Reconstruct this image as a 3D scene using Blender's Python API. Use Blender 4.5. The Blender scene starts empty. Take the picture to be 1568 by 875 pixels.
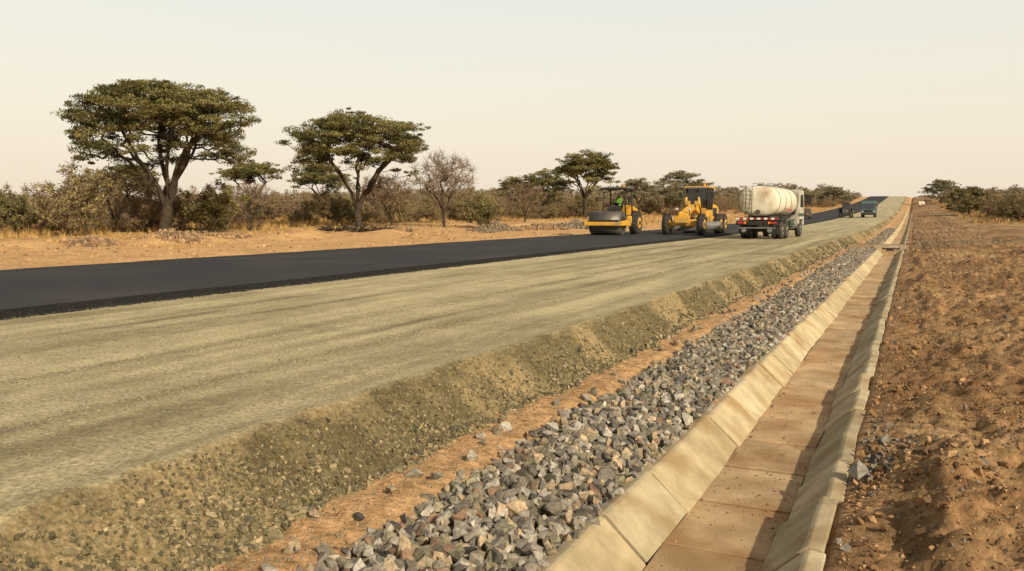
import bpy, bmesh, math, random
import numpy as np
from mathutils import Vector, Matrix
rng=np.random.default_rng(11); random.seed(11)
S=bpy.context.scene
COL=S.collection
# ------------------------------------------------------------ noise
def _h(ix,iy,s):
    n=(ix*374761393+iy*668265263+s*144269504)&0x7fffffff
    n=((n^(n>>13))*1274126177)&0x7fffffff
    n=n^(n>>16)
    return (n&0xffff)/65535.0
def vn(x,y,s=0):
    x=np.asarray(x,float);y=np.asarray(y,float)
    ix=np.floor(x).astype(np.int64);iy=np.floor(y).astype(np.int64)
    fx=x-ix;fy=y-iy;fx=fx*fx*(3-2*fx);fy=fy*fy*(3-2*fy)
    a=_h(ix,iy,s);b=_h(ix+1,iy,s);c=_h(ix,iy+1,s);d=_h(ix+1,iy+1,s)
    return ((a*(1-fx)+b*fx)*(1-fy)+(c*(1-fx)+d*fx)*fy)*2-1
def fbm(x,y,o=4,s=0):
    r=0;a=.5;f=1
    for i in range(o):
        r=r+a*vn(x*f+i*17.3,y*f+i*9.1,s+i);a*=.5;f*=2.03
    return r
def sstep(a,b,x):
    t=np.clip((x-a)/(b-a),0,1);return t*t*(3-2*t)
# ------------------------------------------------------------ materials
def M(name,c1,c2=None,scale=5,rough=.85,bump=0,bscale=40,attr=False,metal=0,spec=.3,stretch=(1,1,1),lo=.35,hi=.65,vor=0,vscale=30,c3=None,c3scale=1.0,trans=0):
    m=bpy.data.materials.new(name);m.use_nodes=True
    nt=m.node_tree;N=nt.nodes;L=nt.links
    b=N['Principled BSDF'];b.inputs['Roughness'].default_value=rough;b.inputs['Metallic'].default_value=metal
    b.inputs['Specular IOR Level'].default_value=spec
    c2=c2 or c1
    tc=N.new('ShaderNodeTexCoord');mp=N.new('ShaderNodeMapping');mp.inputs['Scale'].default_value=stretch
    L.new(tc.outputs['Object'],mp.inputs['Vector'])
    no=N.new('ShaderNodeTexNoise');no.inputs['Scale'].default_value=scale;no.inputs['Detail'].default_value=7;no.inputs['Roughness'].default_value=.62
    L.new(mp.outputs[0],no.inputs['Vector'])
    r=N.new('ShaderNodeValToRGB');r.color_ramp.elements[0].position=lo;r.color_ramp.elements[1].position=hi
    r.color_ramp.elements[0].color=(*c1,1);r.color_ramp.elements[1].color=(*c2,1)
    L.new(no.outputs['Fac'],r.inputs[0]);out=r.outputs[0]
    if c3:
        n3=N.new('ShaderNodeTexNoise');n3.inputs['Scale'].default_value=c3scale;n3.inputs['Detail'].default_value=6
        L.new(tc.outputs['Object'],n3.inputs['Vector'])
        r3=N.new('ShaderNodeMapRange');r3.inputs[1].default_value=.48;r3.inputs[2].default_value=.68
        L.new(n3.outputs['Fac'],r3.inputs[0])
        mx=N.new('ShaderNodeMix');mx.data_type='RGBA';mx.inputs[7].default_value=(*c3,1)
        L.new(r3.outputs[0],mx.inputs[0]);L.new(out,mx.inputs[6]);out=mx.outputs[2]
    if attr:
        at=N.new('ShaderNodeAttribute');at.attribute_name='Col'
        mx=N.new('ShaderNodeMix');mx.data_type='RGBA';mx.blend_type='MULTIPLY';mx.inputs[0].default_value=1
        L.new(at.outputs['Color'],mx.inputs[6]);L.new(out,mx.inputs[7]);out=mx.outputs[2]
    L.new(out,b.inputs['Base Color'])
    if bump:
        nb=N.new('ShaderNodeTexNoise');nb.inputs['Scale'].default_value=bscale;nb.inputs['Detail'].default_value=8;nb.inputs['Roughness'].default_value=.7
        L.new(tc.outputs['Object'],nb.inputs['Vector']);h=nb.outputs['Fac']
        if vor:
            v=N.new('ShaderNodeTexVoronoi');v.inputs['Scale'].default_value=vscale
            L.new(tc.outputs['Object'],v.inputs['Vector'])
            mm=N.new('ShaderNodeMath');mm.operation='MULTIPLY_ADD';mm.inputs[1].default_value=-vor
            L.new(v.outputs['Distance'],mm.inputs[0]);L.new(h,mm.inputs[2]);h=mm.outputs[0]
        bp=N.new('ShaderNodeBump');bp.inputs['Strength'].default_value=1;bp.inputs['Distance'].default_value=bump
        L.new(h,bp.inputs['Height']);L.new(bp.outputs[0],b.inputs['Normal'])
    if trans:
        t=N.new('ShaderNodeBsdfTranslucent');ms=N.new('ShaderNodeMixShader');ms.inputs[0].default_value=trans
        L.new(out,t.inputs[0]);L.new(b.outputs[0],ms.inputs[1]);L.new(t.outputs[0],ms.inputs[2])
        L.new(ms.outputs[0],N['Material Output'].inputs[0])
    return m
m_ground=M('soil',(.62,.60,.56),(1.28,1.28,1.26),9,.95,.032,22,attr=True,vor=.35,vscale=26,spec=.15)
m_gravel=M('road_base_gravel',(.60,.60,.58),(1.26,1.26,1.26),30,.95,.020,60,attr=True,vor=.5,vscale=42,spec=.15)
m_asph=M('asphalt',(.026,.025,.027),(.042,.040,.042),60,.85,.004,120,vor=.4,vscale=90,spec=.12,c3=(.050,.046,.044),c3scale=.35)
m_asphedge=M('asphalt_edge',(.008,.008,.008),(.03,.028,.026),30,.95,.02,60,spec=.1)
m_stone=M('crushed_stone',(.62,.62,.62),(1.28,1.28,1.28),30,.9,.003,90,attr=True,spec=.2)
m_conc=M('concrete_slab',(.76,.74,.70),(1.10,1.10,1.08),4,.9,.006,50,attr=True,c3=(.68,.58,.46),c3scale=2.6)
m_concf=M('dusty_concrete_floor',(.74,.70,.64),(1.14,1.12,1.08),2.4,.92,.007,50,attr=True,c3=(.68,.55,.42),c3scale=1.6)
m_wallc=M('headwall_concrete',(.30,.25,.17),(.42,.36,.26),4,.9,.005,40)
m_bark=M('bark',(.030,.023,.016),(.075,.058,.040),6,.95,.02,20,spec=.1)
m_twig=M('dry_twigs',(.15,.10,.062),(.24,.175,.115),3,.95,spec=.1)
m_leaf=M('foliage',(.8,.8,.8),(1.2,1.2,1.2),2,.8,attr=True,trans=.2,spec=.12)
m_leaf2=M('scrub_foliage',(.8,.8,.8),(1.2,1.2,1.2),2,.85,attr=True,spec=.08)
m_grass=M('dry_grass',(.8,.8,.8),(1.2,1.2,1.2),2,.9,attr=True,spec=.08)
m_yel=M('yellow_paint',(.58,.30,.022),(.66,.37,.035),3,.45,spec=.5,c3=(.38,.26,.11),c3scale=1.5)
m_blk=M('black_paint',(.015,.015,.015),(.04,.036,.03),5,.6)
m_rub=M('tyre_rubber',(.02,.019,.018),(.07,.058,.045),6,.9,.004,40)
m_steel=M('drum_steel',(.09,.083,.075),(.15,.135,.115),4,.5,metal=.5)
m_white=M('cream_paint',(.60,.54,.40),(.68,.63,.50),2,.5,spec=.4,c3=(.38,.27,.16),c3scale=1.3)
m_cab=M('cab_paint',(.36,.35,.30),(.46,.44,.38),3,.45,spec=.4,c3=(.26,.21,.14),c3scale=1.3)
m_wht2=M('white_marking',(.7,.68,.62),None,2,.5)
m_glass=M('cab_glass',(.02,.025,.028),None,3,.08,spec=.8)
m_red=M('red_paint',(.40,.03,.02),(.30,.04,.03),5,.5)
m_oran=M('orange_lamp',(.8,.25,.02),None,3,.3)
m_grey=M('grey_metal',(.16,.16,.155),(.26,.25,.23),5,.5,metal=.4)
m_blue=M('teal_paint',(.06,.11,.11),(.10,.15,.145),5,.5)
m_dark=M('dusty_dark_paint',(.04,.037,.033),(.10,.085,.065),4,.6)
m_dgreen=M('dark_green_paint',(.03,.055,.035),(.05,.08,.045),5,.5)
m_skin=M('skin',(.10,.05,.03),None,3,.6)
m_vest=M('hi_vis_vest',(.12,.26,.04),(.16,.34,.05),4,.8)
m_troos=M('work_trousers',(.03,.04,.07),(.05,.06,.1),5,.9)
# ------------------------------------------------------------ mesh helpers
def link(o,parent=None):
    COL.objects.link(o)
    if parent: o.parent=parent
    return o
def empty(name,loc=(0,0,0),rz=0):
    e=bpy.data.objects.new(name,None);e.location=loc;e.rotation_euler=(0,0,rz);e.empty_display_size=.5
    return link(e)
def npmesh(name,V,F,mat,col=None,smooth=False,parent=None,obj=True):
    V=np.asarray(V,np.float32);F=np.asarray(F,np.int32);k=F.shape[1]
    me=bpy.data.meshes.new(name);me.vertices.add(len(V));me.vertices.foreach_set('co',V.ravel())
    me.loops.add(F.size);me.loops.foreach_set('vertex_index',F.ravel())
    me.polygons.add(len(F));me.polygons.foreach_set('loop_start',np.arange(0,F.size,k,dtype=np.int32))
    me.polygons.foreach_set('use_smooth',np.full(len(F),smooth,bool))
    me.update(calc_edges=True)
    if col is not None:
        a=me.color_attributes.new('Col','FLOAT_COLOR','POINT')
        c=np.ones((len(V),4),np.float32);c[:,:3]=col;a.data.foreach_set('color',c.ravel())
    if mat: me.materials.append(mat)
    if not obj: return me
    return link(bpy.data.objects.new(name,me),parent)
def gridmesh(name,xs,ys,zf,mat,colf=None,xf=None,smooth=True):
    X,Y=np.meshgrid(xs,ys)
    Z=zf(X,Y);XX=xf(X,Y) if xf else X
    V=np.stack([XX,Y,Z],-1).reshape(-1,3)
    nx,ny=len(xs),len(ys)
    i=(np.arange(ny-1)[:,None]*nx+np.arange(nx-1)[None,:]).ravel()
    F=np.stack([i,i+1,i+nx+1,i+nx],1)
    c=colf(X,Y).reshape(-1,3) if colf else None
    return npmesh(name,V,F,mat,c,smooth)
def geo(a,b,r):
    out=[a]
    while out[-1]*r<b: out.append(out[-1]*r)
    return out+[b]
def mixc(a,b,t):
    t=np.asarray(t)[...,None];return np.array(a)*(1-t)+np.array(b)*t
# ------------------------------------------------------------ terrain (road level z=0, road runs along +Y)
def rise(Y):
    return 4.05e-4*(np.clip(Y,70,470)-70)**1.7
GX=[-3000,-80,-60,-45,-32,-22,-20.8,-20.4,-11,-4.1,-3.5,-3.05,-2.9,-1.9,-1.74,-1.6,-.6,-.46,-.36,0,.8,2,6,20,3000]
GZ=[.6,.35,.2,.0,-.08,-.04,.03,-.15,-.25,-.6,-.42,-.43,-.5,-.55,-.58,-1.0,-1.0,-.60,-.50,-.46,-.33,-.22,0,.4,.6]
CR0,CR1=50.5,57.0
def ground_z(X,Y,detail=True):
    z=np.interp(X,GX,GZ)
    z=z+.014*np.clip(Y-38,0,45)*(1-sstep(-42,-26,X))
    cr=sstep(CR0-.6,CR0,Y)*(1-sstep(CR1,CR1+.6,Y))
    inz=(X>-3.6)&(X<.6)
    z=np.where(inz,z*(1-cr)+(-.40+.02*vn(X*3,Y*3))*cr,z)
    z=z+rise(Y)
    if detail:
        right=sstep(-.40,.1,X)
        z=z+right*(.17*fbm(X*.9,Y*.45,4,3)+.13*fbm(X*3.2,Y*3.4,4,5)+.07*fbm(X*12,Y*12,3,6))
        z=z+right*.11*np.exp(-((X-.25-.2*vn(Y*.3,Y*0,9))/.18)**2)*sstep(-.3,.6,vn(Y*.9,Y*0,4))
        z=z-sstep(-.3,.4,X)*.22*np.exp(-((Y-50.2)/.9)**2)
        left=1-sstep(-23,-21,X)
        z=z+left*(.12*fbm(X*.12,Y*.12,4,7)+.17*fbm(X*.6,Y*.6,3,8))
        z=z+left*.38*np.exp(-((X+35-1.5*vn(Y*.08,Y*0,2))/1.2)**2)*sstep(.1,.7,vn(Y*.22,Y*0,12)+.15)
        strip=sstep(-3.7,-3.5,X)*(1-sstep(-1.95,-1.8,X))
        z=z+strip*(.05*fbm(X*3,Y*3,4,15)+.02*fbm(X*12,Y*12,2,16))
    return z
def gz1(x,y): return float(ground_z(np.array([float(x)]),np.array([float(y)]))[0])
def ground_col(X,Y):
    n=fbm(X*.5,Y*.4,5,21)*.5+.5;n2=fbm(X*2.5,Y*2,4,25)*.5+.5;n3=fbm(X*9,Y*8,3,27)*.5+.5
    right=mixc((.21,.118,.055),(.45,.29,.15),np.clip(n*1.5-.4+.7*(n2-.5)+.6*(n3-.5),0,1))
    dark=sstep(.52,.72,n2)*.32
    right=right*(1-dark[...,None])
    strip=mixc((.36,.215,.105),(.52,.335,.175),np.clip(n2+.5*(n3-.5),0,1))
    la=mixc((.39,.225,.10),(.60,.385,.19),np.clip(n2*1.3-.15,0,1))
    lb=mixc((.28,.175,.07),(.42,.285,.12),n)
    l=la+(lb-la)*(1-sstep(-50,-40,X+6*(n-.5)))[...,None]
    c=np.where((X>-.45)[...,None],right,np.where((X>-15)[...,None],strip,l))
    cr=sstep(CR0-1,CR0,Y)*(1-sstep(CR1+2,CR1+4,Y))*(X>-5)
    c=c+(np.array((.16,.12,.075))-c)*(.55*cr)[...,None]
    return c
xs=np.concatenate([[-3000,-1200,-600,-350,-220,-160,-120,-100],np.arange(-86,-52,1.0),np.arange(-52,-24,.5),np.arange(-24,-20,.3),[-19,-16,-12,-8,-5],
   np.arange(-4.2,-1.6,.05),[-1.5,-1.1,-.7,-.56,-.5],np.arange(-.45,5,.036),geo(5,3000,1.06)])
xs=np.unique(np.round(xs,4))
ys=np.concatenate([np.arange(-25,2,.5),geo(2,62,1.0058),geo(62.5,640,1.025)[1:],geo(700,4500,1.3)])
gridmesh('ground',xs,ys,ground_z,m_ground,ground_col)
# ---- gravel road base
def edge(Y): return .07*vn(Y*.5,Y*0,31)+.05*vn(Y*2.1,Y*0,32)+.03*vn(Y*7,Y*0,33)
PX=[-13,-11,-5.2,-4.2,-3.97,-3.88,-3.64,-3.48,-3.30];PZ=[-.02,0,0,.005,.03,-.05,-.27,-.42,-.58]
def tline(tx,Y): return tx+.25*vn(Y*.07,Y*0,int(-tx*7))
def grav_z(X,Y):
    z=np.interp(X-edge(Y)*sstep(-5.0,-4.1,X),PX,PZ)+rise(Y)
    w=sstep(-4.08,-3.9,X)
    z=z+w*(.05*fbm(X*3,Y*3,4,41)+.06*fbm(X*11,Y*11,3,42))
    z=z+(1-w)*(.018*fbm(X*3.0,Y*.16,3,43)+.014*fbm(X*7,Y*6,3,44))
    for tx,a in ((-5.5,.020),(-7.1,.022),(-8.8,.018),(-10.1,.022)):
        z=z+a*np.exp(-((X-tline(tx,Y))/.08)**2)*(.6+.8*fbm(X*3,Y*2.5,3,45))
    return z
def grav_col(X,Y):
    s=fbm(X*1.6,Y*.07,4,51)*.5+.5;p=fbm(X*.8,Y*.8,4,52)*.5+.5;q=fbm(X*6,Y*.5,3,58)*.5+.5;r=fbm(X*7,Y*6,3,59)*.5+.5
    c=mixc((.215,.180,.098),(.52,.445,.275),np.clip(s*1.5-.24+.6*(p-.5)+.75*(q-.5)+.5*(r-.5),0,1))
    for tx in (-5.5,-7.1,-8.8,-10.1,-6.3,-9.5):
        g=np.exp(-((X-tline(tx,Y))/.11)**2)*(.2+.8*sstep(-.1,.45,fbm(X*2+tx,Y*.35,4,57)))
        c=c*(1-.48*g*(.35+1.3*r))[...,None]
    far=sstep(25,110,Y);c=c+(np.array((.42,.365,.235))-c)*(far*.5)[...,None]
    w=sstep(-4.02,-3.93,X-edge(Y)+.05*(r-.5));lump=fbm(X*5,Y*5,4,53)*.5+.5
    c2=mixc((.090,.074,.036),(.23,.185,.095),lump)
    d=sstep(.46,.62,fbm(X*1.1,Y*1.1,3,54)*.5+.5)
    c2=c2+(np.array((.36,.27,.145))-c2)*(d*.7)[...,None]
    return c+(c2-c)*w[...,None]
gx=np.concatenate([[-13],np.arange(-12.3,-4.6,.075),np.arange(-4.6,-3.28,.028)])
gy=np.concatenate([np.arange(-25,1.6,.4),geo(1.6,62,1.0062),geo(62.5,640,1.03)[1:]])
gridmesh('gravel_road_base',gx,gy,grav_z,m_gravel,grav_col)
# ---- asphalt
def ash_x(X,Y):
    er=.05*vn(Y*1.3,Y*0,61)+.03*vn(Y*6,Y*0,62)
    return X+np.where(X>-12.3,er,0)+np.where(X<-20.5,.12*vn(Y*.8,Y*0,63),0)
def ash_z(X,Y):
    z=np.interp(X,[-20.95,-20.75,-20.6,-16,-12.0,-11.91,-11.83],[-.02,.05,.10,.14,.10,.085,-.03])
    return z+rise(Y)+np.where((X>-11.95),.012*vn(X*9,Y*9,65),0)
ax=np.array([-20.95,-20.75,-20.6,-19,-17.5,-16,-14.5,-13,-12.2,-12.0,-11.91,-11.83])
o=gridmesh('asphalt_road',ax,gy,ash_z,m_asph,None,ash_x)
o.data.materials.append(m_asphedge)
nx=len(ax)
for i,p in enumerate(o.data.polygons):
    if i%(nx-1)>=nx-3: p.material_index=1
# ------------------------------------------------------------ stones
def variants(n,npts,flat=.7):
    out=[]
    for i in range(n):
        bm=bmesh.new()
        for j in range(npts):
            v=rng.normal(size=3);v/=np.linalg.norm(v);v*=rng.uniform(.8,1.15);v*=(1.1,.85,flat);bm.verts.new(v)
        r=bmesh.ops.convex_hull(bm,input=bm.verts)
        bmesh.ops.triangulate(bm,faces=bm.faces)
        loose=[v for v in bm.verts if not v.link_faces]
        for v in loose: bm.verts.remove(v)
        bm.verts.index_update()
        out.append((np.array([v.co[:] for v in bm.verts]),np.array([[v.index for v in f.verts] for f in bm.faces])))
        bm.free()
    return out
VAR=variants(30,11)
def randrot(n):
    q=rng.normal(size=(n,4));q/=np.linalg.norm(q,axis=1)[:,None];w,x,y,z=q.T
    return np.stack([1-2*(y*y+z*z),2*(x*y-z*w),2*(x*z+y*w),2*(x*y+z*w),1-2*(x*x+z*z),2*(y*z-x*w),2*(x*z-y*w),2*(y*z+x*w),1-2*(x*x+y*y)],1).reshape(n,3,3)
def scatter(name,P,size,colr,mat=m_stone,parent=None):
    n=len(P);vi=rng.integers(0,len(VAR),n);R=randrot(n)
    Vs=[];Fs=[];Cs=[];off=0
    for k,(v,f) in enumerate(VAR):
        idx=np.where(vi==k)[0]
        if not len(idx): continue
        vv=np.einsum('nij,vj->nvi',R[idx],v)*size[idx][:,None,None]+P[idx][:,None,:]
        m=len(v);Vs.append(vv.reshape(-1,3));Cs.append(np.repeat(colr[idx],m,0))
        Fs.append((f[None]+(np.arange(len(idx))*m)[:,None,None]).reshape(-1,3)+off);off+=m*len(idx)
    return npmesh(name,np.concatenate(Vs),np.concatenate(Fs),mat,np.concatenate(Cs),False,parent)
def pal(n,cols,w,var=.25):
    c=np.array(cols)[rng.choice(len(cols),n,p=np.array(w)/sum(w))]
    return c*(1+rng.uniform(-var,var,(n,1)))
def ydist(n,a,b): return a*(b/a)**rng.random(n)
STN=[(.185,.162,.128),(.27,.24,.195),(.105,.094,.078),(.29,.225,.145),(.36,.27,.175),(.23,.15,.098),(.20,.18,.12),(.35,.32,.265)]
# ballast bed
Y=np.concatenate([rng.uniform(1.2,14,7400),rng.uniform(14,30,6600),rng.uniform(30,50.6,6000),rng.uniform(57.5,110,2500),rng.uniform(-6,1.2,2200)])
n=len(Y);e=.12*vn(Y*.6,Y*0,71)+.08*vn(Y*3,Y*0,72)
lo=-3.06+e;X=lo+(-1.81-lo)*rng.random(n)
mound=.08*np.sin(np.pi*np.clip((X-lo)/(-1.80-lo),0,1))**.6
Z=-.56+mound+.04*fbm(X*2,Y*2,3,73)+rng.uniform(-.03,.055,n)+rise(Y)
sz=rng.uniform(.034,.074,n)*np.where(Y>30,1.2,1)*np.where(rng.random(n)<.10,1.3,1)
stray=rng.random(n)<.025;X=np.where(stray,X-rng.random(n)*.3,X);Z=np.where(stray,ground_z(X,Y)+.03,Z)
scatter('crushed_stone_bed',np.stack([X,Y,Z],1),sz,pal(n,STN,[5,5,4,2.5,1,1.4,3,1.5],.32))
# shoulder lumps
n=26000;Y=ydist(n,1.2,60);X=-3.95+rng.random(n)**.75*.60+edge(Y)
Z=np.maximum(grav_z(X,Y),ground_z(X,Y))+.003;sz=rng.uniform(.006,.022,n)*(1+1.7*np.clip(X+3.95,0,1))*(1+(rng.random(n)<.08)*.9);sz*=np.clip(.6+Y*.02,.7,1.5)
k=rng.random(n)<(.45+.55*sstep(-.1,.2,fbm(X*2,Y*1.4,3,77)));X,Y,Z,sz=X[k],Y[k],Z[k],sz[k];n=len(X)
scatter('shoulder_rubble',np.stack([X,Y,Z],1),sz,pal(n,[(.125,.105,.056),(.20,.165,.09),(.29,.23,.135),(.09,.08,.05)],[4,4,2,2]))
# loose grit on the gravel surface
n=18000;Y=ydist(n,2.2,45);line=rng.choice([-5.5,-7.1,-8.8,-10.1],n,p=[.4,.35,.15,.1])
X=line+.25*np.array([vn(np.array([y*.07]),np.array([0.]),int(-l*7))[0] for y,l in zip(Y,line)])+rng.normal(size=n)*.10
u=rng.random(n)<.5;X=np.where(u,rng.uniform(-11.6,-4.0,n),X)
scatter('loose_grit',np.stack([X,Y,grav_z(X,Y)+.001],1),rng.uniform(.003,.012,n)*np.clip(.7+Y*.03,.7,1.6),pal(n,[(.14,.125,.078),(.22,.19,.115),(.36,.31,.19)],[4,4,2]))
# asphalt edge crumbs
n=7000;Y=ydist(n,3,60);X=-11.83+np.abs(rng.normal(size=n))*.06
scatter('asphalt_crumbs',np.stack([X,Y,grav_z(X,Y)+.008],1),rng.uniform(.008,.024,n),pal(n,[(.02,.02,.02),(.05,.05,.045)],[2,1]))
# clods on the right bank
n=20000;Y=ydist(n,3.2,60);X=-.33+rng.random(n)**1.4*np.clip(Y*.16,1.0,8)
cl=fbm(X*1.2,Y*1.0,3,81);keep=rng.random(n)<(.25+sstep(-.05,.25,cl));X,Y=X[keep],Y[keep];n=len(X)
sz=rng.uniform(.005,.020,n)*(1+(rng.random(n)<.08)*1.8)*np.clip(.8+Y*.015,.8,1.5)
scatter('soil_clods',np.stack([X,Y,ground_z(X,Y)+sz*.3],1),sz,pal(n,[(.24,.135,.062),(.35,.215,.11),(.15,.088,.045),(.20,.175,.14)],[5,4,3,1]))
n=200;Y=7.2+rng.normal(size=n)*.5;X=-.15+np.abs(rng.normal(size=n))*.2-.15
sz=rng.uniform(.010,.036,n);P=np.stack([X,Y,ground_z(X,Y)+sz*.3],1)
P[0]=(-.30,6.5,gz1(-.30,6.5)+.07);sz[0]=.105;P[1]=(-.20,6.85,gz1(-.20,6.85)+.03);sz[1]=.055;P[2]=(-.14,7.5,gz1(-.14,7.5)+.03);sz[2]=.05
cc=pal(n,[(.19,.17,.14),(.20,.14,.09),(.13,.12,.10)],[3,3,2]);cc[0]=(.26,.24,.20)
scatter('scattered_rocks',P,sz,cc)
# dirt strip pebbles
n=4500;Y=ydist(n,1.5,50);X=rng.uniform(-3.5,-2.95,n)
scatter('dirt_pebbles',np.stack([X,Y,ground_z(X,Y)+.002],1),rng.uniform(.004,.014,n),pal(n,[(.32,.20,.105),(.20,.17,.10),(.23,.205,.16)],[4,2,2]))
# left shoulder clods
n=9000;Y=rng.uniform(20,130,n);X=rng.uniform(-46,-21,n);cl=fbm(X*.25,Y*.2,3,84);k=rng.random(n)<sstep(0,.3,cl)*sstep(-22,-30,X)+.06;X,Y=X[k],Y[k];n=len(X)
scatter('roadside_clods',np.stack([X,Y,ground_z(X,Y)+.01],1),rng.uniform(.03,.13,n),pal(n,[(.29,.17,.08),(.41,.26,.13),(.19,.13,.08)],[4,3,2]))
def pile(name,x,y,r,h,c,n=700):
    a=rng.random(n)*6.283;q=rng.random(n)**.6;k=1+.35*np.sin(a*2+x)
    X=x+np.cos(a)*q*r*k;Y_=y+np.sin(a)*q*r*k
    Z=ground_z(X,Y_)+h*(1-q)**1.1*(.4+.6*rng.random(n))
    scatter(name,np.stack([X,Y_,Z],1),rng.uniform(.04,.16,n)*rng.choice([1,1,1.6],n),pal(n,c,[1]*len(c)))
brown=[(.25,.155,.08),(.34,.22,.12),(.17,.115,.07)]
pile('soil_pile',-38.5,35.5,2.6,.6,brown);pile('soil_pile',-36,31.5,1.8,.45,brown);pile('soil_pile',-35,26,1.8,.45,brown)
pile('soil_pile',-32,62,2.0,.75,[(.22,.16,.10),(.16,.125,.09)]);pile('soil_pile',-30,76,2.8,1.0,[(.24,.19,.13),(.19,.155,.11)])
pile('soil_pile',-36.5,53,2,.5,brown);pile('soil_pile',-31,70,2,.5,brown)
# ------------------------------------------------------------ drain
def channel(name,y0,y1,L=1.0):
    par=empty(name)
    groups={'left_slabs':([(-1.86,-.515),(-1.765,-.49),(-1.735,-.50),(-1.445,-.765),(-1.50,-.82),(-1.80,-.60)],m_conc,(.47,.40,.26)),
            'floor_slabs':([(-1.47,-.775),(-.76,-.775),(-.76,-.84),(-1.47,-.84)],m_concf,(.45,.325,.195)),
            'right_slabs':([(-.775,-.765),(-.505,-.505),(-.475,-.49),(-.385,-.50),(-.39,-.56),(-.45,-.60),(-.70,-.84)],m_conc,(.41,.35,.235))}
    for g,(prof,mat,bc) in groups.items():
        bm=bmesh.new();cl=bm.verts.layers.float_color.new('Col');y=y0+(.37 if g=='floor_slabs' else 0)
        while y<y1:
            gap=random.uniform(.022,.045);dz=random.uniform(-.015,.015);dx=random.uniform(-.016,.016);sk=random.uniform(-.012,.012);tl=random.uniform(-.008,.008)
            if g=='floor_slabs': dz=random.uniform(-.006,.006);dx=0
            vcol=random.uniform(.82,1.12);wm=random.uniform(.88,1.0)
            sect=[]
            for yy,s in ((y+gap/2,-1),(y+L*.5,0),(y+L-gap/2,1)):
                row=[]
                for px,pz in prof:
                    v=bm.verts.new((px+dx+sk*s,yy+random.uniform(-.006,.006),pz+dz+tl*s+.004*random.random()*abs(s)+float(rise(np.array(yy)))))
                    v[cl]=(bc[0]*vcol,bc[1]*vcol*(.5+.5*wm),bc[2]*vcol*wm,1);row.append(v)
                sect.append(row)
            k=len(prof)
            for a,b in ((0,1),(1,2)):
                for i in range(k):
                    bm.faces.new((sect[a][i],sect[a][(i+1)%k],sect[b][(i+1)%k],sect[b][i]))
            bm.faces.new(sect[0][::-1]);bm.faces.new(sect[2])
            y+=L
        bmesh.ops.recalc_face_normals(bm,faces=bm.faces)
        me=bpy.data.meshes.new(g);bm.to_mesh(me);bm.free();me.materials.append(mat)
        o=link(bpy.data.objects.new(g,me),par)
        bv=o.modifiers.new('b','BEVEL');bv.width=.010;bv.segments=2;bv.limit_method='ANGLE'
    V=[];F=[];yy=list(np.arange(y0,y1+.1,1.0))
    for y in yy:
        r=float(rise(np.array(y)))
        for px,pz in [(-1.80,-.60),(-1.50,-.815),(-.73,-.815),(-.42,-.58)]: V.append((px,y,pz+r))
    for i in range(len(yy)-1):
        for j in range(3): F.append((i*4+j,i*4+j+1,i*4+j+5,i*4+j+4))
    npmesh('joint_mortar',V,F,M('mortar_'+name,(.06,.038,.022),(.10,.068,.04),9,.95),parent=par)
    return par
channel('drainage_channel',-8,50.2)
channel('drainage_channel',57.4,230,2.0)
n=3600;Y=ydist(n,3,50);X=-1.44+rng.random(n)**1.0*.66;k=(rng.random(n)<.30)|(X<-1.38)|(X>-.84);X,Y=X[k],Y[k];n=len(X)
scatter('drain_debris',np.stack([X,Y,np.full(n,-.770)],1),rng.uniform(.003,.011,n)*(1+(rng.random(n)<.04)*1.8),pal(n,[(.22,.14,.08),(.32,.22,.13),(.14,.12,.09)],[3,3,1]))
def xform(o,loc=(0,0,0),rot=(0,0,0)): o.location=loc;o.rotation_euler=rot;return o
def box(name,s,loc,mat,par,bev=.02,rot=(0,0,0),taper=None):
    bm=bmesh.new();bmesh.ops.create_cube(bm,size=1);bmesh.ops.scale(bm,verts=bm.verts,vec=s)
    if taper:
        for v in bm.verts:
            if v.co.z>0: v.co.x*=taper[0];v.co.y=v.co.y*taper[1]+(taper[2] if len(taper)>2 else 0)
    if bev: bmesh.ops.bevel(bm,geom=bm.edges[:],offset=min(bev,min(s)*.3),segments=2,affect='EDGES')
    me=bpy.data.meshes.new(name);bm.to_mesh(me);bm.free();me.materials.append(mat)
    return xform(link(bpy.data.objects.new(name,me),par),loc,rot)
def cyl(name,r,d,loc,mat,par,axis='X',seg=32,bev=.0,r2=None,rot=None,sc=None):
    bm=bmesh.new();bmesh.ops.create_cone(bm,cap_ends=True,segments=seg,radius1=r,radius2=r if r2 is None else r2,depth=d)
    if sc: bmesh.ops.scale(bm,verts=bm.verts,vec=sc)
    if bev:
        ed=[e for e in bm.edges if len(e.link_faces)==2 and abs(e.verts[0].co.z-e.verts[1].co.z)<1e-5]
        bmesh.ops.bevel(bm,geom=ed,offset=bev,segments=3,affect='EDGES')
    if axis=='X': bmesh.ops.rotate(bm,verts=bm.verts,matrix=Matrix.Rotation(math.pi/2,3,'Y'))
    if axis=='Y': bmesh.ops.rotate(bm,verts=bm.verts,matrix=Matrix.Rotation(math.pi/2,3,'X'))
    for f in bm.faces: f.smooth=len(f.verts)==4
    me=bpy.data.meshes.new(name);bm.to_mesh(me);bm.free();me.materials.append(mat)
    o=xform(link(bpy.data.objects.new(name,me),par),loc)
    if rot: o.rotation_euler=rot
    return o
def bar(name,p,q,r,mat,par,seg=8):
    p=Vector(p);q=Vector(q);d=q-p
    o=cyl(name,r,d.length,(p+q)/2,mat,par,axis='Z',seg=seg)
    o.rotation_mode='QUATERNION';o.rotation_quaternion=d.to_track_quat('Z','Y');return o
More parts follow.
